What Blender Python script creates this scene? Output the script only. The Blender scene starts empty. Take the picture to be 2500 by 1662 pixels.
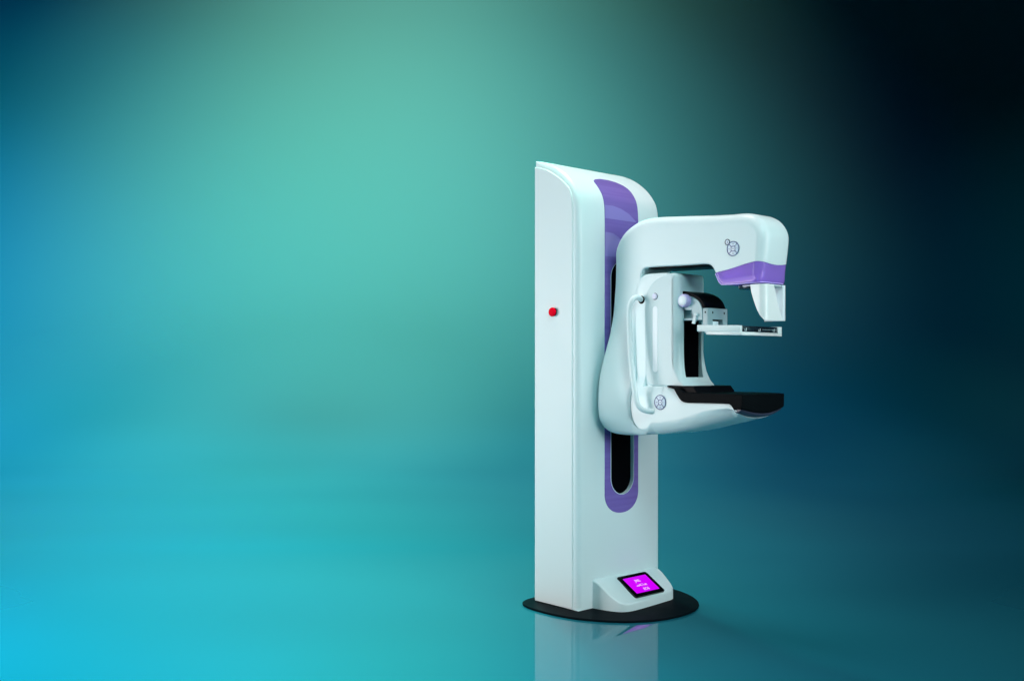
import bpy, bmesh, math
from mathutils import Vector, Matrix

scene = bpy.context.scene
COL = scene.collection
R = math.radians

# ------------------------------------------------------------------ helpers
# machine frame: x across the column front, -y the way the arm reaches, z up.
# shapes are described by a (metres across from the column's front edge),
# r (metres forward of the column front) and z; A0 centres a on the root.
A0 = .3113
def P(a, r, z):
    return Vector((a - A0, -r, z))


def link(name, mesh, mat=None, parent=None, smooth=32, wn=False):
    o = bpy.data.objects.new(name, mesh)
    COL.objects.link(o)
    if mat is not None and not mesh.materials:
        for m in (mat if isinstance(mat, (list, tuple)) else [mat]):
            mesh.materials.append(m)
    if smooth:
        for p in mesh.polygons:
            p.use_smooth = True
        mesh.set_sharp_from_angle(angle=R(smooth))
    if wn:
        w = o.modifiers.new('normals', 'WEIGHTED_NORMAL')
        w.keep_sharp = True
        w.weight = 60
    if parent is not None:
        o.parent = parent
    return o


def to_mesh(bm, name):
    bmesh.ops.remove_doubles(bm, verts=bm.verts, dist=2e-6)
    bmesh.ops.recalc_face_normals(bm, faces=bm.faces)
    me = bpy.data.meshes.new(name)
    bm.to_mesh(me)
    bm.free()
    return me


def spline(pts, step=.012, closed=True):
    """pts: (r, z, bevel[, 'c']) ; 'c' marks a hard corner.  Catmull-Rom between corners."""
    n = len(pts)
    P2 = [Vector((p[0], p[1])) for p in pts]
    C = [len(p) > 3 for p in pts]
    out = []
    for i in range(n if closed else n - 1):
        j = (i + 1) % n
        p1, p2 = P2[i], P2[j]
        p0 = P2[i - 1] if not C[i] and (closed or i > 0) else p1 - (p2 - p1)
        p3 = P2[(j + 1) % n] if not C[j] and (closed or j < n - 1) else p2 + (p2 - p1)
        L = (p2 - p1).length
        k = max(1, int(round(L / step)))
        # centripetal Catmull-Rom
        def tt(a, b): return max((b - a).length, 1e-6) ** .5
        t0 = 0; t1 = t0 + tt(p0, p1); t2 = t1 + tt(p1, p2); t3 = t2 + tt(p2, p3)
        for s in range(k):
            t = t1 + (t2 - t1) * s / k
            a1 = p0 * ((t1 - t) / (t1 - t0)) + p1 * ((t - t0) / (t1 - t0))
            a2 = p1 * ((t2 - t) / (t2 - t1)) + p2 * ((t - t1) / (t2 - t1))
            a3 = p2 * ((t3 - t) / (t3 - t2)) + p3 * ((t - t2) / (t3 - t2))
            b1 = a1 * ((t2 - t) / (t2 - t0)) + a2 * ((t - t0) / (t2 - t0))
            b2 = a2 * ((t3 - t) / (t3 - t1)) + a3 * ((t - t1) / (t3 - t1))
            c = b1 * ((t2 - t) / (t2 - t1)) + b2 * ((t - t1) / (t2 - t1))
            rad = pts[i][2] + (pts[j][2] - pts[i][2]) * s / k
            out.append((c.x, c.y, rad))
    if not closed:
        out.append((P2[-1].x, P2[-1].y, pts[-1][2]))
    return out


def slab_bm(outline, a0, a1, K=5):
    """extrude an (r,z) outline from a0 to a1 with a rounded edge whose radius may change along it"""
    pts = [Vector((p[0], p[1])) for p in outline]
    rad = [p[2] for p in outline]
    n = len(pts)
    area = sum(pts[i].x * pts[(i + 1) % n].y - pts[(i + 1) % n].x * pts[i].y for i in range(n))
    if area < 0:
        pts.reverse(); rad.reverse()
    inw = []
    for i in range(n):
        e0 = (pts[i] - pts[i - 1]).normalized(); e1 = (pts[(i + 1) % n] - pts[i]).normalized()
        n0 = Vector((-e0.y, e0.x)); n1 = Vector((-e1.y, e1.x))
        b = n0 + n1
        b = b / max(b.dot(b) * .5, .35)
        inw.append(b)
    bm = bmesh.new()
    rings = []
    for side, a in ((0, a0), (1, a1)):
        rs = []
        for k in range(K + 1):
            th = math.pi / 2 * k / K
            ring = []
            for i in range(n):
                q = pts[i] + inw[i] * rad[i] * (1 - math.cos(th))
                d = rad[i] * (1 - math.sin(th))
                ring.append(bm.verts.new(P(a + d if side == 0 else a - d, q.x, q.y)))
            rs.append(ring)
        # one more coplanar ring keeps the flat side's shading flat
        rs.append([bm.verts.new(P(a, *(pts[i] + inw[i] * (rad[i] + min(.004, .4 * rad[i] + .0004))))) for i in range(n)])
        rings.append(rs)
    seq = rings[0][::-1] + rings[1]
    for u, v in zip(seq[:-1], seq[1:]):
        for i in range(n):
            j = (i + 1) % n
            bm.faces.new((u[i], u[j], v[j], v[i]))
    caps = [bm.faces.new(seq[0]), bm.faces.new(seq[-1])]
    bmesh.ops.triangulate(bm, faces=caps)
    return bm


def slices(bm, zs=(), rs=(), xs=()):
    for x in xs:
        bmesh.ops.bisect_plane(bm, geom=bm.verts[:] + bm.edges[:] + bm.faces[:], plane_co=(x, 0, 0), plane_no=(1, 0, 0), dist=1e-6)
    for z in zs:
        bmesh.ops.bisect_plane(bm, geom=bm.verts[:] + bm.edges[:] + bm.faces[:], plane_co=(0, 0, z), plane_no=(0, 0, 1), dist=1e-6)
    for r in rs:
        bmesh.ops.bisect_plane(bm, geom=bm.verts[:] + bm.edges[:] + bm.faces[:], plane_co=(0, -r, 0), plane_no=(0, 1, 0), dist=1e-6)


def hexa(bm, a0, a1, r0, r1, z0, z1, slope=0.0, bev=0.0, mi=0, seg=2):
    V = []
    for a in (a0, a1):
        for r in (r0, r1):
            for z in (z0, z1):
                V.append(bm.verts.new(P(a, r, z + slope * (r - r0))))
    F = [(0, 1, 3, 2), (4, 6, 7, 5), (0, 4, 5, 1), (2, 3, 7, 6), (0, 2, 6, 4), (1, 5, 7, 3)]
    fs = [bm.faces.new([V[i] for i in f]) for f in F]
    bmesh.ops.recalc_face_normals(bm, faces=fs)
    if bev:
        es = list({e for f in fs for e in f.edges})
        r = bmesh.ops.bevel(bm, geom=es, offset=bev, segments=seg, affect='EDGES', profile=.5)
        fs = list({f for v in V if v.is_valid for f in v.link_faces} | set(r['faces']))
    for f in fs:
        if f.is_valid:
            f.material_index = mi


def lathe(bm, r, z, prof, n=40, mi=0, axis='a', a=0.0):
    """profile of (offset along axis, radius); axis 'a' points across, 'z' up"""
    rings = []
    for d, rad in prof:
        ring = []
        for i in range(n):
            t = 2 * math.pi * i / n
            if axis == 'a':
                ring.append(bm.verts.new(P(d, r + rad * math.cos(t), z + rad * math.sin(t))))
            else:
                ring.append(bm.verts.new(P(a + rad * math.cos(t), r + rad * math.sin(t), z + d)))
        rings.append(ring)
    fs = []
    for u, v in zip(rings[:-1], rings[1:]):
        for i in range(n):
            fs.append(bm.faces.new((u[i], u[(i + 1) % n], v[(i + 1) % n], v[i])))
    fs.append(bm.faces.new(rings[0])); fs.append(bm.faces.new(rings[-1]))
    for f in fs:
        f.material_index = mi


def sweep(bm, pts, rad, n=20, step=.006, mi=0, caps=True):
    """tube along 3-D Catmull-Rom points (a, r, z)"""
    V = [Vector(p) for p in pts]
    path = []
    for i in range(len(V) - 1):
        p0 = V[i - 1] if i else V[i] * 2 - V[i + 1]
        p1, p2 = V[i], V[i + 1]
        p3 = V[i + 2] if i + 2 < len(V) else V[i + 1] * 2 - V[i]
        k = max(2, int((p2 - p1).length / step))
        for s in range(k):
            t = s / k
            path.append(.5 * ((2 * p1) + (p2 - p0) * t + (2 * p0 - 5 * p1 + 4 * p2 - p3) * t * t + (3 * p1 - p0 - 3 * p2 + p3) * t ** 3))
    path.append(V[-1])
    path = [P(*p) for p in path]
    up = Vector((1, 0, 0))
    rings = []
    for i, p in enumerate(path):
        d = (path[min(i + 1, len(path) - 1)] - path[max(i - 1, 0)]).normalized()
        s = d.cross(up)
        if s.length < .1:
            s = d.cross(Vector((0, 0, 1)))
        s.normalize()
        up = s.cross(d).normalized()
        rr = rad(i / (len(path) - 1)) if callable(rad) else rad
        rings.append([bm.verts.new(p + (s * math.cos(2 * math.pi * k / n) + up * math.sin(2 * math.pi * k / n)) * rr) for k in range(n)])
    fs = []
    for u, v in zip(rings[:-1], rings[1:]):
        for i in range(n):
            fs.append(bm.faces.new((u[i], u[(i + 1) % n], v[(i + 1) % n], v[i])))
    if caps:
        fs.append(bm.faces.new(rings[0])); fs.append(bm.faces.new(rings[-1]))
    for f in fs:
        f.material_index = mi


def boolean(mesh, cutter, op='DIFFERENCE', selfx=False):
    a = bpy.data.objects.new('work', mesh); b = bpy.data.objects.new('work', cutter)
    COL.objects.link(a); COL.objects.link(b)
    m = a.modifiers.new('b', 'BOOLEAN'); m.object = b; m.operation = op; m.solver = 'EXACT'; m.use_self = selfx
    dg = bpy.context.evaluated_depsgraph_get(); dg.update()
    me = bpy.data.meshes.new_from_object(a.evaluated_get(dg))
    me.materials.clear()
    bpy.data.objects.remove(a); bpy.data.objects.remove(b)
    return me


def clip(v, a, b): return max(a, min(b, v))
def sstep(v, a, b):
    t = clip((v - a) / (b - a), 0, 1)
    return t * t * (3 - 2 * t)
def interp(tab, x):
    if x <= tab[0][0]: return tab[0][1]
    for (x0, y0), (x1, y1) in zip(tab[:-1], tab[1:]):
        if x <= x1:
            t = (x - x0) / (x1 - x0)
            return y0 + (y1 - y0) * t
    return tab[-1][1]


# ---------------------------------------------------------------- materials
def mat(name, base, rough=.4, spec=.5, metal=0, coat=0, emit=None, es=1, bump=0, bscale=600):
    m = bpy.data.materials.new(name); m.use_nodes = True
    nt = m.node_tree; b = nt.nodes['Principled BSDF']
    b.inputs['Base Color'].default_value = (*base, 1)
    b.inputs['Roughness'].default_value = rough
    b.inputs['Specular IOR Level'].default_value = spec
    b.inputs['Metallic'].default_value = metal
    b.inputs['Coat Weight'].default_value = coat
    b.inputs['Coat Roughness'].default_value = .06
    if emit:
        b.inputs['Emission Color'].default_value = (*emit, 1)
        b.inputs['Emission Strength'].default_value = es
    if bump:
        tc = nt.nodes.new('ShaderNodeTexCoord'); no = nt.nodes.new('ShaderNodeTexNoise'); bp = nt.nodes.new('ShaderNodeBump')
        no.inputs['Scale'].default_value = bscale; no.inputs['Detail'].default_value = 3
        bp.inputs['Strength'].default_value = bump; bp.inputs['Distance'].default_value = .001
        nt.links.new(tc.outputs['Object'], no.inputs['Vector'])
        nt.links.new(no.outputs['Fac'], bp.inputs['Height'])
        nt.links.new(bp.outputs['Normal'], b.inputs['Normal'])
        # slight unevenness of the gloss
        mr = nt.nodes.new('ShaderNodeMapRange'); n2 = nt.nodes.new('ShaderNodeTexNoise')
        n2.inputs['Scale'].default_value = 9; n2.inputs['Detail'].default_value = 5
        mr.inputs['To Min'].default_value = rough * .85; mr.inputs['To Max'].default_value = rough * 1.15
        nt.links.new(tc.outputs['Object'], n2.inputs['Vector'])
        nt.links.new(n2.outputs['Fac'], mr.inputs['Value'])
        nt.links.new(mr.outputs['Result'], b.inputs['Roughness'])
    return m


PAINT = (.70, .86, .89)
white = mat('white_paint', PAINT, .34, .45, bump=.05, bscale=700)
panelw = mat('white_panel', (.74, .88, .90), .42, .4, bump=.05, bscale=700)
pale = mat('pale_plastic', (.78, .90, .95), .3, .5)
grey = mat('grey_metal', (.36, .50, .54), .38, .5, metal=.0, bump=.04, bscale=900)
midgrey = mat('mid_grey_plastic', (.42, .58, .62), .4, .4)
black = mat('black_plastic', (.003, .004, .006), .32, .025)
matte_black = mat('black_bellows', (.0015, .002, .003), .8, .01)
plate_black = mat('black_plate', (.003, .006, .009), .5, .02, bump=.08, bscale=500)
bezel_black = mat('black_glass', (.002, .003, .004), .12, .4)
lilac = mat('lilac_plastic', (.50, .48, .82), .3, .5)
lilac_pale = mat('pale_lilac_plastic', (.66, .70, .90), .35, .5)
key_line = mat('key_outline_ink', (.045, .07, .24), .5, .3)
key_face = mat('key_face', (.72, .82, .95), .35, .4)
key_dark = mat('key_symbol_ink', (.03, .06, .10), .5, .3)
red = mat('red_plastic', (.98, .0, .02), .5, .02, emit=(1, 0, .03), es=.25)
strip_m = mat('white_strip', (.86, .95, 1.0), .35, .4)
rim_m = mat('pale_rim', (.62, .78, .82), .35, .5)
screen_m = mat('screen_magenta', (.02, 0, .03), .3, .2, emit=(.64, 0, 1.0), es=1.0)
text_m = mat('screen_lettering', (.8, .7, .9), .4, .2, emit=(.72, .42, 1.0), es=.8)
red.node_tree.nodes['Principled BSDF'].inputs['Emission Strength'].default_value = 0

# purple trim: a gloss lacquer with fine horizontal mould streaks near its top
purple = mat('purple_lacquer', (.14, .105, .46), .16, .55, coat=.35)
nt = purple.node_tree; b = nt.nodes['Principled BSDF']
tc = nt.nodes.new('ShaderNodeTexCoord'); mp = nt.nodes.new('ShaderNodeMapping'); no = nt.nodes.new('ShaderNodeTexNoise'); cr = nt.nodes.new('ShaderNodeValToRGB')
mp.inputs['Scale'].default_value = (1.0, 6, 30)
no.inputs['Scale'].default_value = 1.6; no.inputs['Detail'].default_value = 4
cr.color_ramp.elements[0].position = .35; cr.color_ramp.elements[0].color = (.190, .132, .48, 1)
cr.color_ramp.elements[1].position = .7; cr.color_ramp.elements[1].color = (.228, .170, .54, 1)
nt.links.new(tc.outputs['Object'], mp.inputs['Vector']); nt.links.new(mp.outputs['Vector'], no.inputs['Vector'])
nt.links.new(no.outputs['Fac'], cr.inputs['Fac']); nt.links.new(cr.outputs['Color'], b.inputs['Base Color'])


purple_pale = mat('pale_purple_lacquer', (.275, .24, .63), .16, .55, coat=.35)


def tinted(name, tint, body, gloss_rough, mix):
    m = bpy.data.materials.new(name); m.use_nodes = True
    nt = m.node_tree; b = nt.nodes['Principled BSDF']; out = nt.nodes['Material Output']
    b.inputs['Base Color'].default_value = (*body, 1); b.inputs['Roughness'].default_value = gloss_rough
    t = nt.nodes.new('ShaderNodeBsdfTransparent'); t.inputs['Color'].default_value = (*tint, 1)
    mx = nt.nodes.new('ShaderNodeMixShader'); mx.inputs['Fac'].default_value = mix
    nt.links.new(t.outputs[0], mx.inputs[1]); nt.links.new(b.outputs[0], mx.inputs[2])
    nt.links.new(mx.outputs[0], out.inputs['Surface'])
    return m


violet = tinted('violet_translucent', (.80, .56, 1.0), (.50, .34, .95), .10, .42)
clear = tinted('clear_acrylic', (.72, .86, .9), (.30, .42, .46), .1, .18)
smoke = tinted('smoked_acrylic', (.25, .34, .42), (.01, .02, .03), .08, .45)
frost = tinted('frosted_acrylic', (.9, .97, .98), (.86, .96, .97), .25, .92)

# carbon fibre: twill weave from crossed bands
carbon = mat('carbon_fibre', (.004, .005, .006), .4, .015)
nt = carbon.node_tree; b = nt.nodes['Principled BSDF']
tc = nt.nodes.new('ShaderNodeTexCoord'); mp = nt.nodes.new('ShaderNodeMapping'); wv = nt.nodes.new('ShaderNodeTexWave'); cr = nt.nodes.new('ShaderNodeValToRGB')
mp.inputs['Rotation'].default_value = (R(40), 0, R(8))
wv.bands_direction = 'Y'; wv.inputs['Scale'].default_value = 75; wv.inputs['Distortion'].default_value = .15; wv.inputs['Detail'].default_value = 2; wv.inputs['Detail Scale'].default_value = 6
cr.color_ramp.elements[0].position = .45; cr.color_ramp.elements[0].color = (.001, .0015, .002, 1)
cr.color_ramp.elements[1].position = .95; cr.color_ramp.elements[1].color = (.008, .012, .015, 1)
nt.links.new(tc.outputs['Object'], mp.inputs['Vector']); nt.links.new(mp.outputs['Vector'], wv.inputs['Vector'])
nt.links.new(wv.outputs['Fac'], cr.inputs['Fac']); nt.links.new(cr.outputs['Color'], b.inputs['Base Color'])

# ------------------------------------------------------------------ the unit
root = bpy.data.objects.new('mammography_unit', None)
COL.objects.link(root)
U = Vector((.7431, .6691, 0)); D = Vector((.6691, -.7431, 0))
root.location = Vector((.325, 5.0, 0)) + U * A0
root.rotation_euler = (0, 0, math.atan2(.6691, .7431))
root['label'] = 'white and purple mammography machine on a black base plate'
root['category'] = 'medical machine'

# ---- base plate
half = [(0, .386), (.07, .382), (.14, .366), (.21, .334), (.28, .283), (.34, .212), (.385, .135), (.415, .055), (.432, -.04), (.436, -.14), (.428, -.23), (.405, -.30), (.365, -.345), (.30, -.368), (.20, -.372), (.10, -.372), (0, -.372)]
half = [(d, r * .972 if r > 0 else r) for d, r in half]
outl = [(.3145 + d, r) for d, r in half] + [(.3145 - d, r) for d, r in half[-2:0:-1]]
sm = spline([(a, r, 0) for a, r in outl], .02)
bm = bmesh.new()
rings = []
cx, cy = .3145, 0
for z, s in ((.0, .996), (.0015, .999), (.003, 1.0), (.0090, 1.0), (.0105, .997), (.011, .987)):
    rings.append([bm.verts.new(P(cx + (a - cx) * s, cy + (r - cy) * s, z)) for a, r, _ in sm])
n = len(sm)
for u, v in zip(rings[:-1], rings[1:]):
    for i in range(n):
        bm.faces.new((u[i], u[(i + 1) % n], v[(i + 1) % n], v[i]))
bm.faces.new(rings[0]); bm.faces.new(rings[-1])
base = link('base_plate', to_mesh(bm, 'base_plate'), plate_black, root, smooth=40)

# ---- column shell
ZB = .012
prof = [(-.304, ZB, .004, 'c'), (-.304, 2.2615, .004, 'c'), (-.27, 2.255, .020), (-.234, 2.2444, .03), (-.1586, 2.2107, .03), (-.0846, 2.1573, .03), (-.042, 2.111, .03),
        (-.0145, 2.068, .03), (-.0035, 2.025, .03), (0, 1.97, .03), (0, 1.5, .03), (0, ZB + .002, .03), (0, ZB, .0005, 'c')]
ps = spline(prof, .018)
col_me = to_mesh(slab_bm(ps, 0, .6226, 6), 'column')

# recess for the carriage slot (stadium shape)
SA0, SA1, SC = .2312, .406, .3186
def stadium(a0, a1, zb, zt, n=24, rb=None, rt=None):
    c = (a0 + a1) / 2; h = (a1 - a0) / 2; rb = rb or h; rt = rt or h
    pts = [(c + h * math.cos(math.pi + math.pi * i / n), zb + rb + rb * math.sin(math.pi + math.pi * i / n)) for i in range(n + 1)]
    pts += [(c + h * math.cos(math.pi * i / n), zt - rt + rt * math.sin(math.pi * i / n)) for i in range(n + 1)]
    return pts
def plate_bm(pts, r0, r1):
    bm = bmesh.new()
    A = [bm.verts.new(P(a, r0, z)) for a, z in pts]; B = [bm.verts.new(P(a, r1, z)) for a, z in pts]
    m = len(pts)
    for i in range(m):
        bm.faces.new((A[i], A[(i + 1) % m], B[(i + 1) % m], B[i]))
    bm.faces.new(A); bm.faces.new(B)
    return bm
slot = stadium(SA0, SA1, .5588, 1.748)
cut = to_mesh(plate_bm(stadium(SA0 - .002, SA1 + .002, .5568, 1.750), -.045, .03), 'cut')
col_me = boolean(col_me, cut)
column = link('column', col_me, white, root, smooth=35)

# ---- side panels (left one carries the stop button, right one mirrors it)
pp = [(-.3065, .0135, .004, 'c'), (-.3065, 2.232, .005, 'c'), (-.231, 2.2103, .005), (-.157, 2.171, .005), (-.0816, 2.1159, .005), (-.0531, 2.0818, .005), (-.0400, 2.043, .005), (-.0365, 1.99, .005), (-.0365, 1.6, .005), (-.0365, .0135, .005, 'c')]
for a0, a1 in ((-.006, .012), (.6106, .6286)):
    link('side_panel', to_mesh(slab_bm(spline(pp, .018), a0, a1, 3), 'side_panel'), panelw, column, smooth=35)

bm = bmesh.new()
lathe(bm, -.163, 1.4835, [(-.004, .020), (-.012, .020), (-.0122, .017)], 32, 1)
lathe(bm, -.1645, 1.4835, [(-.0122, .0205), (-.0130, .0222), (-.0200, .0225), (-.0232, .0210), (-.0250, .0170), (-.0258, .006)], 40, 0)
link('emergency_button', to_mesh(bm, 'emergency_button'), [red, black], column, 40)

# ---- purple front strip wrapped over the shoulder, with the slot cut out
front = spline([p[:3] + (('c',) if len(p) > 3 else ()) for p in prof[2:]], .012, closed=False)
front = [(r, z) for r, z, _ in front][::-1]       # from the floor up and over the shoulder
lens = [0]
for (r0, z0), (r1, z1) in zip(front[:-1], front[1:]):
    lens.append(lens[-1] + math.hypot(r1 - r0, z1 - z0))
def at_len(s):
    s = clip(s, 0, lens[-1])
    for i in range(len(lens) - 1):
        if s <= lens[i + 1]:
            t = (s - lens[i]) / (lens[i + 1] - lens[i]); break
    p = Vector(front[i]).lerp(Vector(front[i + 1]), t)
    d = (Vector(front[i + 1]) - Vector(front[i])).normalized()
    return p, Vector((d.y, -d.x))
def len_at_r(r):
    for i in range(len(front) - 1, 0, -1):
        if front[i - 1][0] >= r >= front[i][0]:
            return lens[i]
    return lens[-1]
PA0, PA1 = .1888, .4412
def s_top(a):
    t = (a - PA0) / (PA1 - PA0)
    r = interp([(0, -.072), (.03, -.083), (.10, -.092), (.3, -.104), (.55, -.106), (.75, -.098), (.9, -.080), (.97, -.062), (1, -.045)], t)
    # interpolate arc length smoothly
    best = None
    for i in range(len(front) - 1):
        r0, r1 = front[i][0], front[i + 1][0]
        if min(r0, r1) <= r <= max(r0, r1) and r0 != r1:
            best = lens[i] + (lens[i + 1] - lens[i]) * (r0 - r) / (r0 - r1)
    return best
def s_bot(a):
    u = (a - .315) / .1262
    return (.566 - .0995 * math.sqrt(max(0, 1 - min(1, abs(u)) ** 2.2))) - ZB
NA, NS = 44, 150
bm = bmesh.new()
grid = {}
for lay, off in ((0, .0028), (1, -.004)):
    for i in range(NA + 1):
        t = i / NA
        a = .315 - .1262 * math.cos(math.pi * t)
        s0, s1 = s_bot(a), s_top(a)
        for j in range(NS + 1):
            p, nn = at_len(s0 + (s1 - s0) * j / NS)
            q = p + nn * off
            grid[lay, i, j] = bm.verts.new(P(a, q.x, q.y))
for i in range(NA):
    for j in range(NS):
        bm.faces.new((grid[0, i, j], grid[0, i + 1, j], grid[0, i + 1, j + 1], grid[0, i, j + 1]))
        bm.faces.new((grid[1, i, j], grid[1, i, j + 1], grid[1, i + 1, j + 1], grid[1, i + 1, j]))
for j in range(NS):
    bm.faces.new((grid[0, 0, j], grid[0, 0, j + 1], grid[1, 0, j + 1], grid[1, 0, j]))
    bm.faces.new((grid[0, NA, j], grid[1, NA, j], grid[1, NA, j + 1], grid[0, NA, j + 1]))
for i in range(NA):
    bm.faces.new((grid[0, i, 0], grid[1, i, 0], grid[1, i + 1, 0], grid[0, i + 1, 0]))
    bm.faces.new((grid[0, i, NS], grid[0, i + 1, NS], grid[1, i + 1, NS], grid[1, i, NS]))
strip_me = to_mesh(bm, 'front_strip')
strip_me = boolean(strip_me, to_mesh(plate_bm(stadium(SA0 - .001, SA1 + .001, .5578, 1.749), -.03, .03), 'cut'))
# hairline joint across the strip
joint = bmesh.new(); hexa(joint, PA0 - .02, PA1 + .02, .0005, .02, 1.9520, 1.9542)
strip_me = boolean(strip_me, to_mesh(joint, 'cut'))
link('front_strip', strip_me, purple, column, smooth=50)

# paler curved inlays on the strip, above and below the joint
def inlay(a0, a1, top_fn, z_lo, n=30, k=14):
    bm = bmesh.new(); G = {}
    for i in range(n + 1):
        a = a0 + (a1 - a0) * i / n; zt = max(top_fn(a), z_lo + .0005)
        for j in range(k + 1):
            z = z_lo + (zt - z_lo) * j / k
            p, nn = at_len(z - ZB)
            for l, off in ((0, .0024), (1, .0034)):
                q = p + nn * off
                G[l, i, j] = bm.verts.new(P(a, q.x, q.y))
    for i in range(n):
        for j in range(k):
            for l in (0, 1):
                bm.faces.new((G[l, i, j], G[l, i + 1, j], G[l, i + 1, j + 1], G[l, i, j + 1]))
        for j in (0, k):
            bm.faces.new((G[0, i, j], G[0, i + 1, j], G[1, i + 1, j], G[1, i, j]))
    for j in range(k):
        for i in (0, n):
            bm.faces.new((G[0, i, j], G[0, i, j + 1], G[1, i, j + 1], G[1, i, j]))
    return to_mesh(bm, 'strip_inlay')
arcA = lambda a: interp([(.189, 2.022), (.25, 2.024), (.311, 2.014), (.371, 1.993), (.425, 1.959)], a)
link('strip_inlay', inlay(.1905, .4235, arcA, 1.9548), purple_pale, column, 40)
arcC = lambda a: interp([(.189, 1.8865), (.22, 1.8860), (.25, 1.8835), (.29, 1.8680), (.33, 1.84)], a)
link('strip_inlay', inlay(.1905, .33, arcC, 1.765), purple_pale, column, 40)

# slot lining and black bellows
outer = stadium(SA0 - .001, SA1 + .001, .5578, 1.749); inner = stadium(SA0 + .0022, SA1 - .0022, .561, 1.7458)
bm = bmesh.new(); m = len(outer)
L = [[bm.verts.new(P(a, r, z)) for a, z in pts] for pts, r in ((outer, -.04), (outer, .0042), (inner, .0042), (inner, -.04))]
for u, v in zip(L, L[1:] + L[:1]):
    for i in range(m):
        bm.faces.new((u[i], u[(i + 1) % m], v[(i + 1) % m], v[i]))
link('slot_rim', to_mesh(bm, 'slot_rim'), rim_m, column, 40)
bm = plate_bm(stadium(SA0 + .0015, SA1 - .0015, .5605, 1.746), -.039, -.0165)
link('slot_bellows', to_mesh(bm, 'slot_bellows'), matte_black, column, 0)

# ---- tube arm: neck, top arm, head and the flared carriage
arm_out = [(.040, .905, .014), (.030, 1.0, .024), (.032, 1.25, .03), (.040, 1.50, .03), (.0471, 1.70, .03), (.0475, 1.776, .03), (.0526, 1.8014, .032), (.068, 1.8348, .036), (.0882, 1.8635, .04), (.117, 1.889, .044),
           (.1556, 1.9102, .046), (.1955, 1.9245, .047), (.25, 1.9325, .047), (.306, 1.9330, .047), (.4445, 1.9226, .047), (.6437, 1.9055, .047), (.75, 1.8985, .047), (.8165, 1.8955, .047),
           (.8600, 1.8845, .047), (.8970, 1.861, .047), (.9230, 1.828, .046), (.9350, 1.790, .046), (.9315, 1.74, .045), (.9245, 1.69, .044), (.9130, 1.625, .038), (.907, 1.592, .030), (.899, 1.5815, .022), (.875, 1.578, .012),
           (.80, 1.578, .008), (.735, 1.5775, .008), (.711, 1.5795, .008), (.6955, 1.586, .008), (.685, 1.5985, .008), (.6695, 1.6335, .008), (.6598, 1.6545, .008), (.6480, 1.6695, .008), (.6345, 1.6775, .008), (.6150, 1.6810, .008),
           (.50, 1.6835, .008), (.2650, 1.6895, .008), (.2480, 1.6875, .008), (.2360, 1.6800, .008), (.2280, 1.6650, .008), (.2250, 1.64, .008), (.222, 1.56, .008), (.200, 1.50, .008), (.2000, 1.2, .008), (.2, 1.03, .012), (.206, .965, .008), (.222, .930, .006), (.250, .9065, .004), (.280, .8985, .003), (.286, .8890, .003), (.25, .879, .008), (.19, .8755, .02), (.12, .874, .02), (.065, .882, .014)]
bell = [(.86, .12), (.876, .138), (.889, .156), (.902, .170), (.9157, .182), (.93, .194), (.947, .206), (.968, .2145), (.998, .2200), (1.04, .2212), (1.079, .2205), (1.12, .2185), (1.159, .2140), (1.20, .2050), (1.24, .1930), (1.29, .1735), (1.342, .1530), (1.385, .1385), (1.424, .1285), (1.475, .1185), (1.527, .1130), (1.609, .1078), (1.65, .107), (2, .107)]
bm = slab_bm(spline(arm_out, .014), A0 - .107, A0 + .107, 6)
arm_me = to_mesh(bm, 'tube_arm')

def wave_z(a, r):
    s = interp([(.60, 1.6275), (.664, 1.6369), (.741, 1.6473), (.833, 1.6663), (.879, 1.6738), (.9016, 1.6763), (.96, 1.6763)], r)
    u = (a - A0) / .107
    dip = .0145 * max(0, 1 - u * u) ** .8
    return s - dip * sstep(r, .81, .918)
def wave_cutter(dz):
    bm = bmesh.new()
    na, nr = 26, 40
    G = {}
    for i in range(na + 1):
        for j in range(nr + 1):
            a = A0 - .125 + .25 * i / na; r = .60 + .36 * j / nr
            G[0, i, j] = bm.verts.new(P(a, r, wave_z(a, r) + dz)); G[1, i, j] = bm.verts.new(P(a, r, 1.5))
    for i in range(na):
        for j in range(nr):
            for l in (0, 1):
                bm.faces.new((G[l, i, j], G[l, i + 1, j], G[l, i + 1, j + 1], G[l, i, j + 1]))
    for j in range(nr):
        for i in (0, na):
            bm.faces.new((G[0, i, j], G[0, i, j + 1], G[1, i, j + 1], G[1, i, j]))
    for i in range(na):
        for j in (0, nr):
            bm.faces.new((G[0, i, j], G[0, i + 1, j], G[1, i + 1, j], G[1, i, j]))
    return to_mesh(bm, 'cut')
SELF = True
body_me = boolean(arm_me.copy(), wave_cutter(.0006), 'DIFFERENCE', SELF)
cover_me = boolean(arm_me, wave_cutter(-.0006), 'INTERSECT', SELF)
bm = bmesh.new(); bm.from_mesh(body_me)
slices(bm, [.89 + .02 * i for i in range(38)] + [1.68 + .03 * i for i in range(8)], [.06, .09, .12, .15, .18, .21] + [.25 + .035 * i for i in range(19)])
for v in bm.verts:
    z = v.co.z; r = -v.co.y
    if z < 1.64:
        g = 1 - interp([(1.05, .50), (1.10, .58), (1.16, .82), (1.22, .95), (1.4, .97)], z) * min(1, clip((r - .035) / .17, 0, 1.15) ** 1.25)
        v.co.x *= (.107 + (interp(bell, z) - .107) * g) / .107
body_me = to_mesh(bm, 'tube_arm')
tube_arm = link('tube_arm', body_me, white, root, smooth=35)

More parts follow.
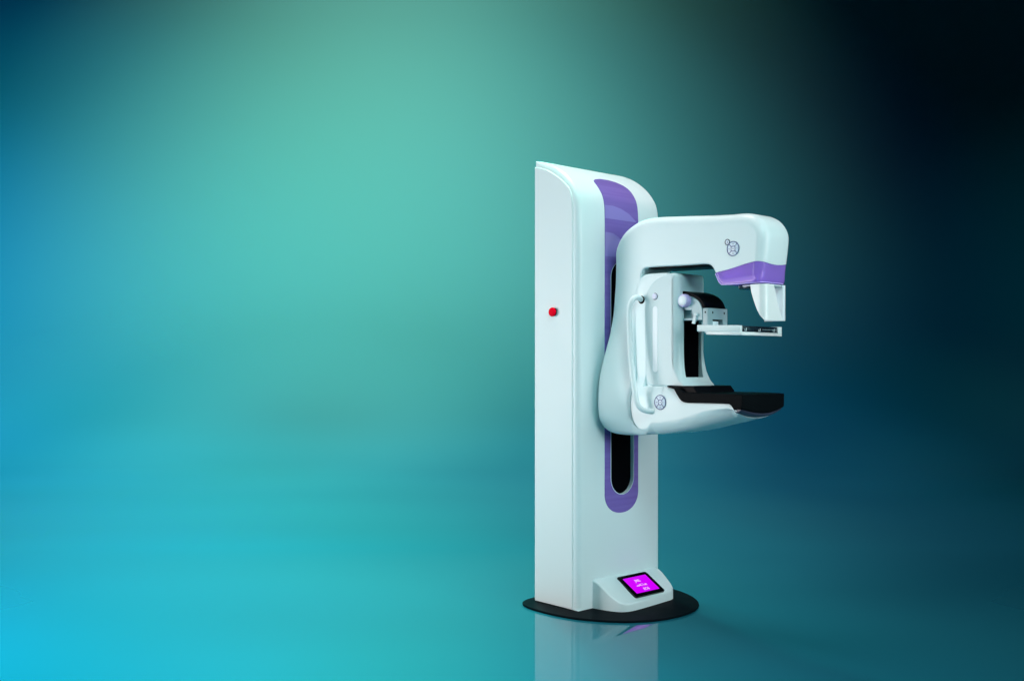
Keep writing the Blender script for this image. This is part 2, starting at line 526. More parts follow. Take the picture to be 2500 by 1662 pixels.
# violet cover: open-topped shell
bm = bmesh.new(); bm.from_mesh(cover_me)
bm.normal_update()
top = [f for f in bm.faces if f.normal.z > .8 and f.calc_center_median().z > 1.615]
bmesh.ops.delete(bm, geom=top, context='FACES')
me = bpy.data.meshes.new('tube_cover'); bm.to_mesh(me); bm.free(); me.materials.clear()
cover = link('tube_cover', me, violet, tube_arm, smooth=35)
so = cover.modifiers.new('thickness', 'SOLIDIFY'); so.thickness = .0045; so.offset = -1
bm = bmesh.new()
sweep(bm, [(.2055, .6700, 1.6330), (.2050, .6870, 1.5990), (.2050, .6970, 1.5875), (.2050, .7130, 1.5815), (.2050, .79, 1.5800), (.2055, .855, 1.5805), (.2150, .889, 1.5815), (.2400, .9055, 1.5830), (.311, .9070, 1.5830), (.380, .9055, 1.5830), (.405, .892, 1.5820)], .0026, 10, .005)
link('cover_rim', to_mesh(bm, 'cover_rim'), mat('pale_violet_edge', (.56, .44, .92), .2, .5), tube_arm, 40)
# pale inner housing seen through the cover
bm = slab_bm(spline([(.70, 1.66, .006, 'c'), (.7, 1.612, .006), (.715, 1.600, .006), (.74, 1.594, .006), (.80, 1.594, .006, 'c'), (.808, 1.62, .006), (.82, 1.645, .006), (.84, 1.68, .006, 'c'), (.74, 1.68, .006, 'c')], .01), .2150, .4070, 2)
link('inner_housing', to_mesh(bm, 'inner_housing'), pale, tube_arm, 35)

bm = bmesh.new(); hexa(bm, .2135, .4090, .2660, .6250, 1.6835, 1.6920, -.024, .001)  # black plate added to stand for the dark shade beneath the arm
link('arm_shade_plate', to_mesh(bm, 'arm_shade_plate'), black, tube_arm, 30)
# collimator ring under the head
bm = bmesh.new()
lathe(bm, .812, 1.5615, [(.0, .072), (.003, .0745), (.0055, .0745), (.006, .069), (.0105, .069), (.011, .0735), (.015, .0735), (.0165, .068)], 56, 0, 'z', .311)
ring = link('collimator_ring', to_mesh(bm, 'collimator_ring'), mat('dark_anodised', (.02, .03, .05), .25, .6, metal=.4), tube_arm, 30)
for t in (2.5, 4.1, 5.4, 6.1):
    bm = bmesh.new()
    a = .311 + .0725 * math.cos(t); r = .812 + .0725 * math.sin(t)
    lathe(bm, r, 1.5665, [(0, .0022), (.011, .0022)], 10, 0, 'z', a)
    link('collimator_pin', to_mesh(bm, 'collimator_pin'), pale, tube_arm, 30)

# face shield hanging from the head: near side and front sheet, far side sheet
bm = bmesh.new()
def sheet(bm, path_fn, nU, nV, th):
    """path_fn(u,v)->(a,r,z) and thickness along the local normal"""
    G = [[Vector(path_fn(i / nU, j / nV)) for j in range(nV + 1)] for i in range(nU + 1)]
    A = {}; 
    for i in range(nU + 1):
        for j in range(nV + 1):
            du = G[min(i + 1, nU)][j] - G[max(i - 1, 0)][j]; dv = G[i][min(j + 1, nV)] - G[i][max(j - 1, 0)]
            nn = du.cross(dv).normalized() * th
            A[0, i, j] = bm.verts.new(P(*G[i][j])); A[1, i, j] = bm.verts.new(P(*(G[i][j] + nn)))
    for i in range(nU):
        for j in range(nV):
            bm.faces.new((A[0, i, j], A[0, i + 1, j], A[0, i + 1, j + 1], A[0, i, j + 1]))
            bm.faces.new((A[1, i, j], A[1, i, j + 1], A[1, i + 1, j + 1], A[1, i + 1, j]))
    for i in range(nU):
        for j in (0, nV):
            bm.faces.new((A[0, i, j], A[0, i + 1, j], A[1, i + 1, j], A[1, i, j]))
    for j in range(nV):
        for i in (0, nU):
            bm.faces.new((A[0, i, j], A[0, i, j + 1], A[1, i, j + 1], A[1, i, j]))
ZT, ZBt = 1.5735, 1.4150
SH_A, SH_R, SH_C = .212, .927, .024         # near plane, front plane, corner radius
def near_path(w):
    """arc length w from the shield corner: negative along the near side, positive across the front"""
    q = SH_C * math.pi / 2
    if w < -q / 2:
        return SH_A, SH_R - SH_C + (w + q / 2)
    if w > q / 2:
        return SH_A + SH_C + (w - q / 2), SH_R
    t = (w + q / 2) / SH_C
    return SH_A + SH_C - SH_C * math.cos(t), SH_R - SH_C + SH_C * math.sin(t)
def near_sheet(u, v):
    z = ZT + (ZBt - ZT) * v
    w0 = -interp([(0, .068), (.25, .060), (.5, .046), (.68, .034), (.82, .022), (.92, .011), (1, .000)], v)
    w1 = interp([(0, .062), (.3, .077), (.55, .092), (.75, .107), (.9, .123), (1, .142)], v)
    a, r = near_path(w0 + (w1 - w0) * u)
    return a, r, z
sheet(bm, near_sheet, 40, 24, .0035)
link('face_shield', to_mesh(bm, 'face_shield'), frost, tube_arm, 40)
bm = bmesh.new()
hexa(bm, .3600, .3650, .825, .9285, 1.4150, 1.5735, 0, .001)
hexa(bm, .3460, .3650, .9285, .9320, 1.4150, 1.5735, 0, .001)
hexa(bm, .228, .3595, .800, .9240, 1.5690, 1.5735, 0, .001)
link('shield_bracket', to_mesh(bm, 'shield_bracket'), pale, tube_arm, 30)

# ---- control pads
def keypad(name, parent, a, r, z, rad, square):
    bm = bmesh.new()
    lathe(bm, r, z, [(a + .004, rad), (a - .0012, rad), (a - .0018, rad * .96)], 48, 0)
    def ringtube(r0, z0, rr, w, mi):
        sweep(bm, [(a - .0018, r0 + rr * math.cos(t), z0 + rr * math.sin(t)) for t in [2 * math.pi * i / 40 for i in range(41)]], w, 8, 1, mi, False)
    ringtube(r, z, rad, .0017, 1)
    inner = rad * .36
    if square:
        h = inner * .92
        c = [(r - h, z - h), (r + h, z - h), (r + h, z + h), (r - h, z + h), (r - h, z - h)]
        for p, q in zip(c[:-1], c[1:]):
            sweep(bm, [(a - .0018, *p), (a - .0018, *q)], .0015, 6, 1, 1)
    else:
        ringtube(r, z, inner, .0014, 1)
    for k in range(4):
        t = math.pi / 4 + k * math.pi / 2
        i0 = inner * (1.3 if square else 1)
        sweep(bm, [(a - .0018, r + i0 * math.cos(t), z + i0 * math.sin(t)), (a - .0018, r + rad * math.cos(t), z + rad * math.sin(t))], .0014, 6, 1, 1)
    # key symbols
    for k in range(4):
        t = k * math.pi / 2
        rr, zz = r + rad * .68 * math.cos(t), z + rad * .68 * math.sin(t)
        lathe(bm, rr, zz, [(a, .0021 if k != 2 else .003), (a - .0022, .0021 if k != 2 else .003)], 3 if k % 2 == 0 else 12, 2)
    lathe(bm, r, z, [(a, .0026), (a - .0022, .0026)], 10, 2)
    o = link(name, to_mesh(bm, name), [key_face, key_line, key_dark], parent, 35)
    return o
keypad('round_keypad', tube_arm, A0 - .107, .7677, 1.7388, .0315, True)
bm = bmesh.new()
lathe(bm, .7366, 1.771, [(.21, .0105), (.2028, .0105), (.2022, .0098)], 32, 0)
sweep(bm, [(.2028, .7366 + .0118 * math.cos(t), 1.771 + .0118 * math.sin(t)) for t in [2 * math.pi * i / 32 for i in range(33)]], .0019, 8, 1, 1, False)
lathe(bm, .737, 1.770, [(.204, .0032), (.2018, .0032)], 4, 1)
link('lamp_button', to_mesh(bm, 'lamp_button'), [key_face, key_dark], tube_arm, 35)

# ---- support arm: rear upright and boat-shaped lower arm
sup = [(.2065, .985, .004), (.2030, 1.08, .004), (.1990, 1.20, .006), (.1950, 1.30, .008), (.1855, 1.43, .012), (.1740, 1.53, .022), (.1715, 1.556, .030), (.1758, 1.584, .034), (.1850, 1.6073, .036), (.1970, 1.6266, .036), (.2139, 1.6435, .034), (.2340, 1.6545, .030), (.2600, 1.6593, .022), (.30, 1.6590, .012), (.395, 1.655, .004, 'c'),
       (.395, 1.14, .006, 'c'), (.42, 1.1125, .006, 'c'), (.4690, 1.1122, .003, 'c'), (.4875, 1.0855, .003), (.5060, 1.0615, .003), (.5190, 1.0505, .003), (.5390, 1.0452, .003), (.60, 1.0452, .003), (.7600, 1.0462, .003), (.7830, 1.0450, .003), (.7960, 1.0385, .003), (.8160, 1.0110, .003, 'c'),
       (.8230, .9800, .004, 'c'), (.79, .9715, .056), (.721, .9545, .056), (.64, .9370, .056), (.554, .9190, .056), (.47, .9040, .056), (.39, .8925, .056), (.335, .8875, .06), (.30, .8890, .03), (.258, .9070, .008), (.226, .9385, .004)]
bm = slab_bm(spline(sup, .014), A0 - .156, A0 + .156, 6)
slices(bm, [.95 + .02 * i for i in range(8)] + [1.1145, 1.1175] + [1.13 + .02 * i for i in range(22)], [.2585, .2625] + [.30 + .04 * i for i in range(14)], [-.14 + .02 * i for i in range(15)])
for v in bm.verts:
    z = v.co.z; r = -v.co.y
    h = interp([(1.0, .156), (1.05, .1555), (1.075, .1520), (1.095, .1450), (1.112, .1350), (1.128, .1240), (1.148, .1155), (1.175, .1110)], z)
    if r > .2620 and z > 1.1170:
        h = min(h, .1105)
    v.co.x *= h / .156
    # the hull rounds up towards its sides near the nose
    u = min(1, abs(v.co.x) / .156)
    low = 1 - sstep(z, .93, 1.035)
    if r > .4:
        v.co.z += .030 * u ** 2.4 * sstep(r, .45, .81) * (1 - sstep(z, .985, 1.03))
support = link('support_arm', to_mesh(bm, 'support_arm'), white, root, smooth=35)
keypad('round_keypad', support, A0 - .1558, .3884, 1.0425, .0335, False)

# grab handle
bm = bmesh.new()
sweep(bm, [(.199, .233, 1.5360), (.180, .2345, 1.5435), (.157, .2340, 1.5440), (.141, .2290, 1.5350), (.132, .2240, 1.514), (.128, .2190, 1.4772), (.126, .2215, 1.3979), (.122, .2300, 1.2989), (.117, .2410, 1.2298), (.112, .2555, 1.1611), (.108, .2710, 1.0929), (.107, .2795, 1.0550), (.110, .2890, 1.0300), (.118, .2990, 1.0130), (.130, .3120, 1.0030), (.146, .3290, .9985), (.160, .3420, .9970)],
      .0128, 22, .008)
link('grab_handle', to_mesh(bm, 'grab_handle'), white, support, 50)
bm = bmesh.new()
lathe(bm, .2335, 1.5350, [(.2075, .0205), (.1992, .0195), (.1985, .0165), (.198, .008)], 32, 0)
link('handle_socket', to_mesh(bm, 'handle_socket'), black, support, 35)

# ---- breast support (carbon tray)
tr = [(.4690, 1.1140, .002, 'c'), (.4880, 1.0862, .002), (.5066, 1.0625, .002), (.5194, 1.0520, .002), (.5390, 1.0468, .002), (.62, 1.0468, .002), (.7600, 1.0478, .002), (.7840, 1.0464, .002), (.7972, 1.0398, .002), (.8175, 1.0120, .002, 'c'), (.838, 1.0030, .003), (.855, 1.0010, .004), (.866, 1.0080, .005), (.868, 1.03, .005), (.868, 1.0885, .003, 'c'), (.80, 1.0905, .003), (.5290, 1.0915, .002, 'c'), (.5070, 1.1120, .002, 'c')]
bm = slab_bm(spline(tr, .012), .1490, .4736, 3)
slices(bm, [1.01, 1.02, 1.03, 1.04, 1.06], [.80, .82, .84], [-.14 + .02 * i for i in range(15)])
for v in list(bm.verts):
    u = v.co.x / .162; r = -v.co.y
    lo = 1 - sstep(v.co.z, 1.0, 1.06)
    v.co.z += .022 * u * u * lo * sstep(r, .80, .84)
    v.co.y += .012 * u * u * sstep(r, .78, .86)
link('breast_support', to_mesh(bm, 'breast_support'), carbon, support, smooth=35)
lip = [(.800, 1.018, .002, 'c'), (.8165, .9985, .003), (.826, .9845, .004), (.842, .9855, .004), (.860, .9985, .003), (.850, 1.012, .002, 'c')]
bm = slab_bm(spline(lip, .008), .1560, .4666, 3)
slices(bm, [], [.82, .84], [-.14 + .02 * i for i in range(15)])
for v in list(bm.verts):
    u = v.co.x / .156
    v.co.z += .024 * u * u; v.co.y += .012 * u * u
link('support_lip', to_mesh(bm, 'support_lip'), mat('slate_plastic', (.045, .055, .10), .35, .4), support, smooth=35)
bm = slab_bm(spline([(.42, 1.1150, .002, 'c'), (.42, 1.1222, .003, 'c'), (.573, 1.1205, .003, 'c'), (.5926, 1.0985, .003, 'c'), (.5926, 1.0915, .002, 'c'), (.53, 1.0895, .002, 'c')], .02), .166, .4560, 3)
link('support_backrest', to_mesh(bm, 'support_backrest'), black, support, 30)

# ---- compression column
ho = [(.2610, 1.20, .006), (.2615, 1.5513, .006), (.2694, 1.5687, .006), (.2817, 1.5884, .006), (.3002, 1.6095, .006), (.3292, 1.6304, .006), (.3575, 1.6425, .010), (.3925, 1.6500, .010), (.42, 1.6530, .012), (.4450, 1.6500, .02), (.4545, 1.6400, .028), (.4575, 1.62, .03), (.4575, 1.30, .03), (.4590, 1.24, .03), (.4640, 1.19, .026), (.4740, 1.15, .012), (.4930, 1.1235, .004, 'c'), (.4930, 1.1165, .003, 'c'), (.4197, 1.1135, .012), (.3071, 1.1145, .012), (.2800, 1.1215, .012), (.2660, 1.1375, .012)]
bm = slab_bm(spline(ho, .013), .1955, .4145, 6)
slices(bm, [1.13 + .02 * i for i in range(9)])
for v in bm.verts:
    z = v.co.z
    if z < 1.3 and v.co.x > 0:
        v.co.x += .018 * (1 - sstep(z, 1.13, 1.30))
ho_me = to_mesh(bm, 'compression_column')
cut = bmesh.new(); hexa(cut, .2445, .3770, .41, .53, 1.1600, 1.5550)
ho_me = boolean(ho_me, to_mesh(cut, 'cut'))
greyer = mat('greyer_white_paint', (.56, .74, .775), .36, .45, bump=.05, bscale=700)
comp = link('compression_column', ho_me, greyer, root, smooth=35)
bm = bmesh.new()
hexa(bm, .2432, .3783, .409, .4400, 1.1585, 1.5565)
for k in range(34):                         # bellows folds
    z = 1.165 + k * .0112
    hexa(bm, .2470, .3745, .4400, .4445, z, z + .0058)
link('slot_bellows', to_mesh(bm, 'slot_bellows'), matte_black, comp, 0)
# light strip and round button on its side
pts = []
hw, z0, z1, c = .0152, 1.1842, 1.5005, .3231
for i in range(17):
    t = math.pi + math.pi * i / 16; pts.append((c + hw * math.cos(t), z0 + hw + hw * math.sin(t), .001))
for i in range(17):
    t = math.pi * i / 16; pts.append((c + hw * math.cos(t), z1 - hw + hw * math.sin(t), .001))
link('light_strip', to_mesh(slab_bm(pts, .1945, .199, 2), 'light_strip'), strip_m, comp, 35)
bm = bmesh.new()
lathe(bm, .3225, 1.5465, [(.199, .0165), (.1950, .0165), (.1948, .0140)], 32, 1)
lathe(bm, .3228, 1.5467, [(.196, .0142), (.1895, .0142), (.1880, .0125), (.1876, .005)], 32, 0)
link('round_button', to_mesh(bm, 'round_button'), [lilac_pale, black], comp, 35)

# ---- paddle carriage
pc = [(.395, 1.545, .003, 'c'), (.46, 1.546, .003), (.5049, 1.5400, .003), (.5327, 1.5290, .003), (.5540, 1.5130, .003), (.5665, 1.4930, .003), (.5712, 1.4720, .003), (.5712, 1.4270, .002, 'c'), (.395, 1.4300, .002, 'c')]
ca_me = to_mesh(slab_bm(spline(pc, .01), .236, .384, 3), 'paddle_carriage')
w = [(.4400, 1.4790, .0), (.5112, 1.4765, .0), (.5231, 1.4365, .0), (.4400, 1.4385, .0)]
bmw = slab_bm([(x, z, 0.0001) for x, z, _ in w], .20, .262, 1)
ca_me = boolean(ca_me, to_mesh(bmw, 'cut'))
carr = link('paddle_carriage', ca_me, midgrey, root, smooth=35)
# black arched cover over it
cv = [(.405, 1.5475, .003, 'c'), (.405, 1.566, .003, 'c'), (.440, 1.5680, .003), (.47, 1.5662, .003), (.5175, 1.5545, .003), (.5535, 1.5370, .003), (.5775, 1.5140, .003), (.5885, 1.4940, .003), (.5925, 1.4830, .003, 'c'), (.5730, 1.4830, .003, 'c'), (.5680, 1.4960, .003), (.5550, 1.5150, .003), (.5332, 1.5310, .003), (.5049, 1.5420, .003), (.46, 1.5480, .003)]
link('carriage_cover', to_mesh(slab_bm(spline(cv, .01), .2335, .3900, 3), 'carriage_cover'), black, carr, 35)
# adjusting knob
bm = bmesh.new()
lathe(bm, .478, 1.5205, [(.240, .0300), (.214, .0300), (.210, .0285), (.2085, .0270)], 48, 0)
lathe(bm, .478, 1.5205, [(.2105, .0262), (.2065, .0262), (.2050, .0245)], 48, 1)
lathe(bm, .478, 1.5205, [(.2065, .0205), (.2035, .0200), (.2025, .0180), (.2022, .006)], 48, 2)
for k in range(30):
    t = 2 * math.pi * k / 30
    sweep(bm, [(.237, .478 + .0300 * math.cos(t), 1.5205 + .0300 * math.sin(t)), (.2135, .478 + .0300 * math.cos(t), 1.5205 + .0300 * math.sin(t))], .0011, 6, 1, 0)
link('adjusting_knob', to_mesh(bm, 'adjusting_knob'), [lilac, lilac_pale, pale], carr, 35)
# front mounting bracket with holes and a slot
bm = bmesh.new(); hexa(bm, .2352, .3870, .5740, .6040, 1.3990, 1.4822, 0, .0035, 0, 3)
br_me = to_mesh(bm, 'paddle_bracket')
cut = bmesh.new(); hexa(cut, .2720, .3490, .5600, .62, 1.38, 1.4305)
br_me = boolean(br_me, to_mesh(cut, 'cut'))
br = link('paddle_bracket', br_me, grey, carr, 35)
for a, z in ((.2725, 1.4620), (.3605, 1.4605)):
    bm = bmesh.new(); V = []
    for rr in (.6025, .6046):
        V.append([bm.verts.new(P(a + .0042 * math.cos(t), rr, z + .0058 * math.sin(t))) for t in [2 * math.pi * i / 16 for i in range(16)]])
    for i in range(16):
        bm.faces.new((V[0][i], V[0][(i + 1) % 16], V[1][(i + 1) % 16], V[1][i]))
    bm.faces.new(V[0]); bm.faces.new(V[1])
    link('bracket_screw', to_mesh(bm, 'bracket_screw'), black, carr, 30)
bm = bmesh.new(); lathe(bm, .5900, 1.4625, [(.2370, .0040), (.2346, .0040)], 14, 0)
link('bracket_screw', to_mesh(bm, 'bracket_screw'), black, carr, 30)
bm = bmesh.new(); hexa(bm, .273, .348, .5745, .5800, 1.399, 1.4300)
link('bracket_recess', to_mesh(bm, 'bracket_recess'), black, carr, 30)
bm = bmesh.new(); hexa(bm, .2725, .3170, .586, .6030, 1.4020, 1.4215, 0, .001)
link('release_catch', to_mesh(bm, 'release_catch'), strip_m, carr, 30)
# latch lever
bm = bmesh.new()
q = [(.5470, 1.4585), (.5330, 1.4090), (.5180, 1.4130), (.5320, 1.4500)]
A = [bm.verts.new(P(.2265, r, z)) for r, z in q]; B = [bm.verts.new(P(.2355, r, z)) for r, z in q]
for i in range(4):
    bm.faces.new((A[i], A[(i + 1) % 4], B[(i + 1) % 4], B[i]))
bm.faces.new(A); bm.faces.new(B)
lathe(bm, .5420, 1.4520, [(.2370, .0075), (.2240, .0075), (.2232, .006)], 20, 0)
link('latch_lever', to_mesh(bm, 'latch_lever'), rim_m, carr, 30)

# ---- compression paddle
SL = -.034
paddle = bpy.data.objects.new('compression_paddle', None)
COL.objects.link(paddle); paddle.parent = root
bm = bmesh.new()
hexa(bm, .1550, .1680, .6041, .8420, 1.3712, 1.4010, SL, .002)         # near rail
hexa(bm, .4560, .4690, .6041, .8420, 1.3712, 1.4010, SL, .002)         # far rail
hexa(bm, .1680, .4560, .6050, .6200, 1.3722, 1.4000, SL, .0015)        # back rail
hexa(bm, .4378, .4688, .8423, .8460, 1.3560, 1.3925, 0, .001)          # front end cap
link('paddle_frame', to_mesh(bm, 'paddle_frame'), panelw, paddle, 30)
bm = bmesh.new()
hexa(bm, .1552, .4688, .6530, .8465, 1.3560, 1.3705, SL, .0025)
link('paddle_plate', to_mesh(bm, 'paddle_plate'), frost, paddle, 30)
bm = bmesh.new()
hexa(bm, .1690, .4370, .8380, .8415, 1.3655, 1.3912, 0, .001)
link('paddle_window', to_mesh(bm, 'paddle_window'), smoke, paddle, 30)
bm = bmesh.new()
hexa(bm, .1750, .2050, .6300, .8350, 1.3650, 1.3700, SL, .001, 0)
for a in (.19, .295, .408):
    hexa(bm, a - .007, a + .007, .8425, .8450, 1.3690, 1.3715, 0, .0004, 1)
    hexa(bm, a + .004, a + .007, .8425, .8450, 1.3725, 1.3820, 0, .0004, 1)
    hexa(bm, a - .007, a - .005, .8425, .8450, 1.3725, 1.3790, 0, .0004, 1)
hexa(bm, .3200, .4360, .8424, .8436, 1.3770, 1.3782, 0, 0, 1)
link('paddle_clips', to_mesh(bm, 'paddle_clips'), [rim_m, midgrey], paddle, 30)

# ---- foot console
pl = [(.1007, -.004), (.1045, .03), (.1130, .075), (.1235, .112), (.1400, .145), (.165, .164), (.20, .173), (.26, .1725), (.35, .1655), (.47, .1545), (.535, .146), (.563, .134), (.577, .115), (.584, .08), (.588, .03), (.590, -.004)]
bm = bmesh.new()
def console_top(a, r):
    t = clip(r / .165, 0, 1)
    z = .0525 + .100 * (1 - sstep(r, .004, .168) * .55 - t * .45)
    return z
nA, nR = 60, 34
sp = spline([(a, r, 0) for a, r in pl], .008, closed=False)
sp = [(a, r) for a, r, _ in sp]
cxa = .345
K = 26
rings = []
for k in range(K + 1):
    f = 1 - k / K
    ring = []
    for a, r in sp:
        aa = cxa + (a - cxa) * f; rr = max(-.004, r * f) if r > 0 else r
        ring.append((aa, rr))
    rings.append(ring)
EB = .010
def vert(aa, rr, f):
    z = console_top(aa, rr)
    return z
VR = []
wall = [(ZB, 0)] + [(None, t) for t in range(5)]
base_ring = [bm.verts.new(P(a, r, ZB)) for a, r in sp]
VR.append(base_ring)
for j in range(6):
    th = math.pi / 2 * j / 5
    ring = []
    for a, r in sp:
        dx, dy = cxa - a, -.02 - r
        L_ = math.hypot(dx, dy) or 1
        off = EB * (1 - math.cos(th)) if r > 0 else EB * (1 - math.cos(th)) * .0
        aa = a + dx / L_ * off if r > .001 else a + (EB * (1 - math.cos(th)) if a < .3 else -EB * (1 - math.cos(th)))
        rr = r + dy / L_ * off if r > .001 else r
        z = console_top(aa, rr) - EB * (1 - math.sin(th))
        ring.append(bm.verts.new(P(aa, rr, z)))
    VR.append(ring)
last = [(v.co.x + A0, -v.co.y) for v in VR[-1]]
for k in range(1, K + 1):
    f = 1 - k / K
    ring = []
    for a, r in last:
        aa = cxa + (a - cxa) * f
        rr = r if r <= 0 else -.004 + (r + .004) * f
        ring.append(bm.verts.new(P(aa, rr, console_top(aa, rr))))
    VR.append(ring)
m = len(sp)
for u, v in zip(VR[:-1], VR[1:]):
    for i in range(m - 1):
        try:
            bm.faces.new((u[i], u[i + 1], v[i + 1], v[i]))
        except ValueError:
            pass
console = link('control_console', to_mesh(bm, 'control_console'), white, root, smooth=60)

# screen: bezel plate lying on the slope
r0, r1 = .026, .150
n0 = Vector((0, .026, console_top(.35, .026) + .003)); n1 = Vector((0, .150, console_top(.35, .150) + .006))
sl_len = (n1 - n0).length
e1 = Vector((1, 0, 0)); 
d3 = P(0, n1.y, n1.z) - P(0, n0.y, n0.z); e2 = d3.normalized(); e3 = e1.cross(e2).normalized()
if e3.z < 0: e3 = -e3
org = P(.247, n0.y, n0.z)
BW = .2235
def on(u, v, h): return org + e1 * (u + .010 * v / sl_len) + e2 * v + e3 * h
def rrect(u0, u1, v0, v1, rad, n=6):
    pts = []
    for cx_, cy_, t0 in ((u1 - rad, v1 - rad, 0), (u0 + rad, v1 - rad, 1), (u0 + rad, v0 + rad, 2), (u1 - rad, v0 + rad, 3)):
        for i in range(n + 1):
            t = math.pi / 2 * (t0 + i / n)
            pts.append((cx_ + rad * math.cos(t), cy_ + rad * math.sin(t)))
    return pts
def tile(name, pts, h0, h1, m_, parent, bev=.0):
    bm = bmesh.new()
    A = [bm.verts.new(on(u, v, h0)) for u, v in pts]; B = [bm.verts.new(on(u, v, h1)) for u, v in pts]
    k = len(pts)
    for i in range(k):
        bm.faces.new((A[i], A[(i + 1) % k], B[(i + 1) % k], B[i]))
    bm.faces.new(A); bm.faces.new(B)
    return link(name, to_mesh(bm, name), m_, parent, 30)
tile('screen_frame', rrect(0, BW, 0, sl_len, .012), -.02, .0035, bezel_black, console)
tile('touch_screen', rrect(.026, BW - .024, .020, sl_len - .022, .003), .003, .0045, screen_m, console)

def lettering(txt, size, u, v, bold=.0):
    cu = bpy.data.curves.new('work', 'FONT'); cu.body = txt; cu.size = size; cu.extrude = .0003; cu.offset = bold; cu.align_x = 'CENTER'
    o = bpy.data.objects.new('work', cu); COL.objects.link(o)
    dg = bpy.context.evaluated_depsgraph_get(); dg.update()
    me = bpy.data.meshes.new_from_object(o.evaluated_get(dg))
    bpy.data.objects.remove(o)
    me.materials.clear()
    out = []
    M = Matrix((e1 + e2 * 0, -e2, e3)).transposed().to_4x4()
    M.translation = on(u, v, .0052)
    me.transform(M)
    return me
def join(meshes, name):
    bm = bmesh.new()
    for me in meshes: bm.from_mesh(me)
    me = bpy.data.meshes.new(name); bm.to_mesh(me); bm.free()
    return me
letters = [lettering('JWL', .022, .107, .056, .0003), lettering('..mAC1am', .019, .106, .086, .0), lettering('EO6', .023, .115, .116, .0)]
link('screen_lettering', join(letters, 'screen_lettering'), text_m, console, 0)

# ------------------------------------------------------------------ setting
YF = 12.0        # where the paper starts to sweep up
def sweep_mat(name, gloss):
    m = bpy.data.materials.new(name); m.use_nodes = True
    nt = m.node_tree; b = nt.nodes['Principled BSDF']
    b.inputs['Base Color'].default_value = (.012, .14, .195, 1)
    b.inputs['Specular IOR Level'].default_value = 0
    b.inputs['Roughness'].default_value = .9
    if gloss:
        # polished acrylic in front that dulls towards the back of the floor
        b.inputs['Roughness'].default_value = .015
        b.inputs['IOR'].default_value = 1.33
        g = nt.nodes.new('ShaderNodeNewGeometry'); sx = nt.nodes.new('ShaderNodeSeparateXYZ'); mr = nt.nodes.new('ShaderNodeMapRange')
        mr.interpolation_type = 'SMOOTHERSTEP'
        mr.inputs['From Min'].default_value = 4.5; mr.inputs['From Max'].default_value = 6.9
        mr.inputs['To Min'].default_value = .38; mr.inputs['To Max'].default_value = 0
        nt.links.new(g.outputs['Position'], sx.inputs[0]); nt.links.new(sx.outputs['Y'], mr.inputs['Value'])
        nt.links.new(mr.outputs['Result'], b.inputs['Specular IOR Level'])
    return m
W = 30
bm = bmesh.new()
v = [bm.verts.new(c) for c in ((-W, -6, 0), (W, -6, 0), (W, YF, 0), (-W, YF, 0))]
bm.faces.new(v)
floor = link('floor', to_mesh(bm, 'floor'), sweep_mat('polished_floor', True), None, 0)
floor['kind'] = 'structure'; floor['label'] = 'glossy teal studio floor mirroring the machine'
bm = bmesh.new()
RAD = 8.0
pr = [(YF + RAD * math.sin(t), RAD - RAD * math.cos(t)) for t in [math.pi / 2 * i / 24 for i in range(25)]] + [(YF + RAD, 16)]
rows = [[bm.verts.new((x, y, z)) for x in (-W, W)] for y, z in pr]
for u, w_ in zip(rows[:-1], rows[1:]):
    bm.faces.new((u[0], u[1], w_[1], w_[0]))
back = link('backdrop', to_mesh(bm, 'backdrop'), sweep_mat('matte_paper', False), None, 60)
back['kind'] = 'structure'; back['label'] = 'seamless studio backdrop washed with cyan, teal and black light'

# ------------------------------------------------------------------- lights
def spot(loc, tgt, size, rgb, radius=.35):
    m_ = max(rgb)
    if m_ <= 0: return None
    l = bpy.data.lights.new('added_wash_lamp', 'SPOT')
    l.energy = m_; l.color = tuple(c / m_ for c in rgb)
    l.spot_size = R(size); l.spot_blend = 1.0; l.shadow_soft_size = radius
    o = bpy.data.objects.new('added_wash_lamp', l); COL.objects.link(o)
    o.location = loc
    o.rotation_euler = (Vector(tgt) - Vector(loc)).to_track_quat('-Z', 'Y').to_euler()
    return o
def area(name, loc, tgt, sx, sy, energy, color, spread=180):
    l = bpy.data.lights.new(name, 'AREA'); l.shape = 'RECTANGLE'; l.size = sx; l.size_y = sy
    l.energy = energy; l.color = color; l.spread = R(spread)
    o = bpy.data.objects.new(name, l); COL.objects.link(o); o.location = loc
    o.rotation_euler = (Vector(tgt) - Vector(loc)).to_track_quat('-Z', 'Y').to_euler()
    return o
BASIS = []  # unseen coloured lamps, added and fitted to build the backdrop's colour gradient
for x in (-12, -9, -6, -3, 0, 3, 6, 9, 12):                      # wash lamps over the sweep
    for t in (5, 16, 32, 55, 78):
        ty, tz = YF + RAD * math.sin(R(t)), RAD - RAD * math.cos(R(t))
        BASIS.append(((x, ty - (7 if t > 30 else 2), tz + 7.5), (x, ty, tz), 76 if t > 30 else 54))
for y in (6.6, 8.6, 11.2):                                # floor wash lamps behind the machine
    for k in (-1.25, -.75, -.25, .25, .75, 1.25):
        BASIS.append(((k * y * .5, y + .8, 7.5), (k * y * .5, y, 0), 50 if y < 7 else 62))
for x in (-3.9, -2.9, -2.0, -1.2):                        # floor lamps aimed away from the machine
    for y in (3.5, 4.7):
        BASIS.append(((x + 1.6, y + .1, 4.4), (x, y, 0), 42))
BASIS += [((-1.6, 3.2, 3.6), (-2.4, 3.6, 0), 34), ((-2.0, 3.9, 3.6), (-3.0, 4.4, 0), 34), ((-1.0, 3.1, 3.6), (-1.6, 3.6, 0), 34)]
for x in (-1.4, -.6, .2, 1.0, 1.8):                        # floor lamps in front of the machine
    BASIS.append(((x + .2, 2.6, 4.2), (x, 3.3, 0), 40))
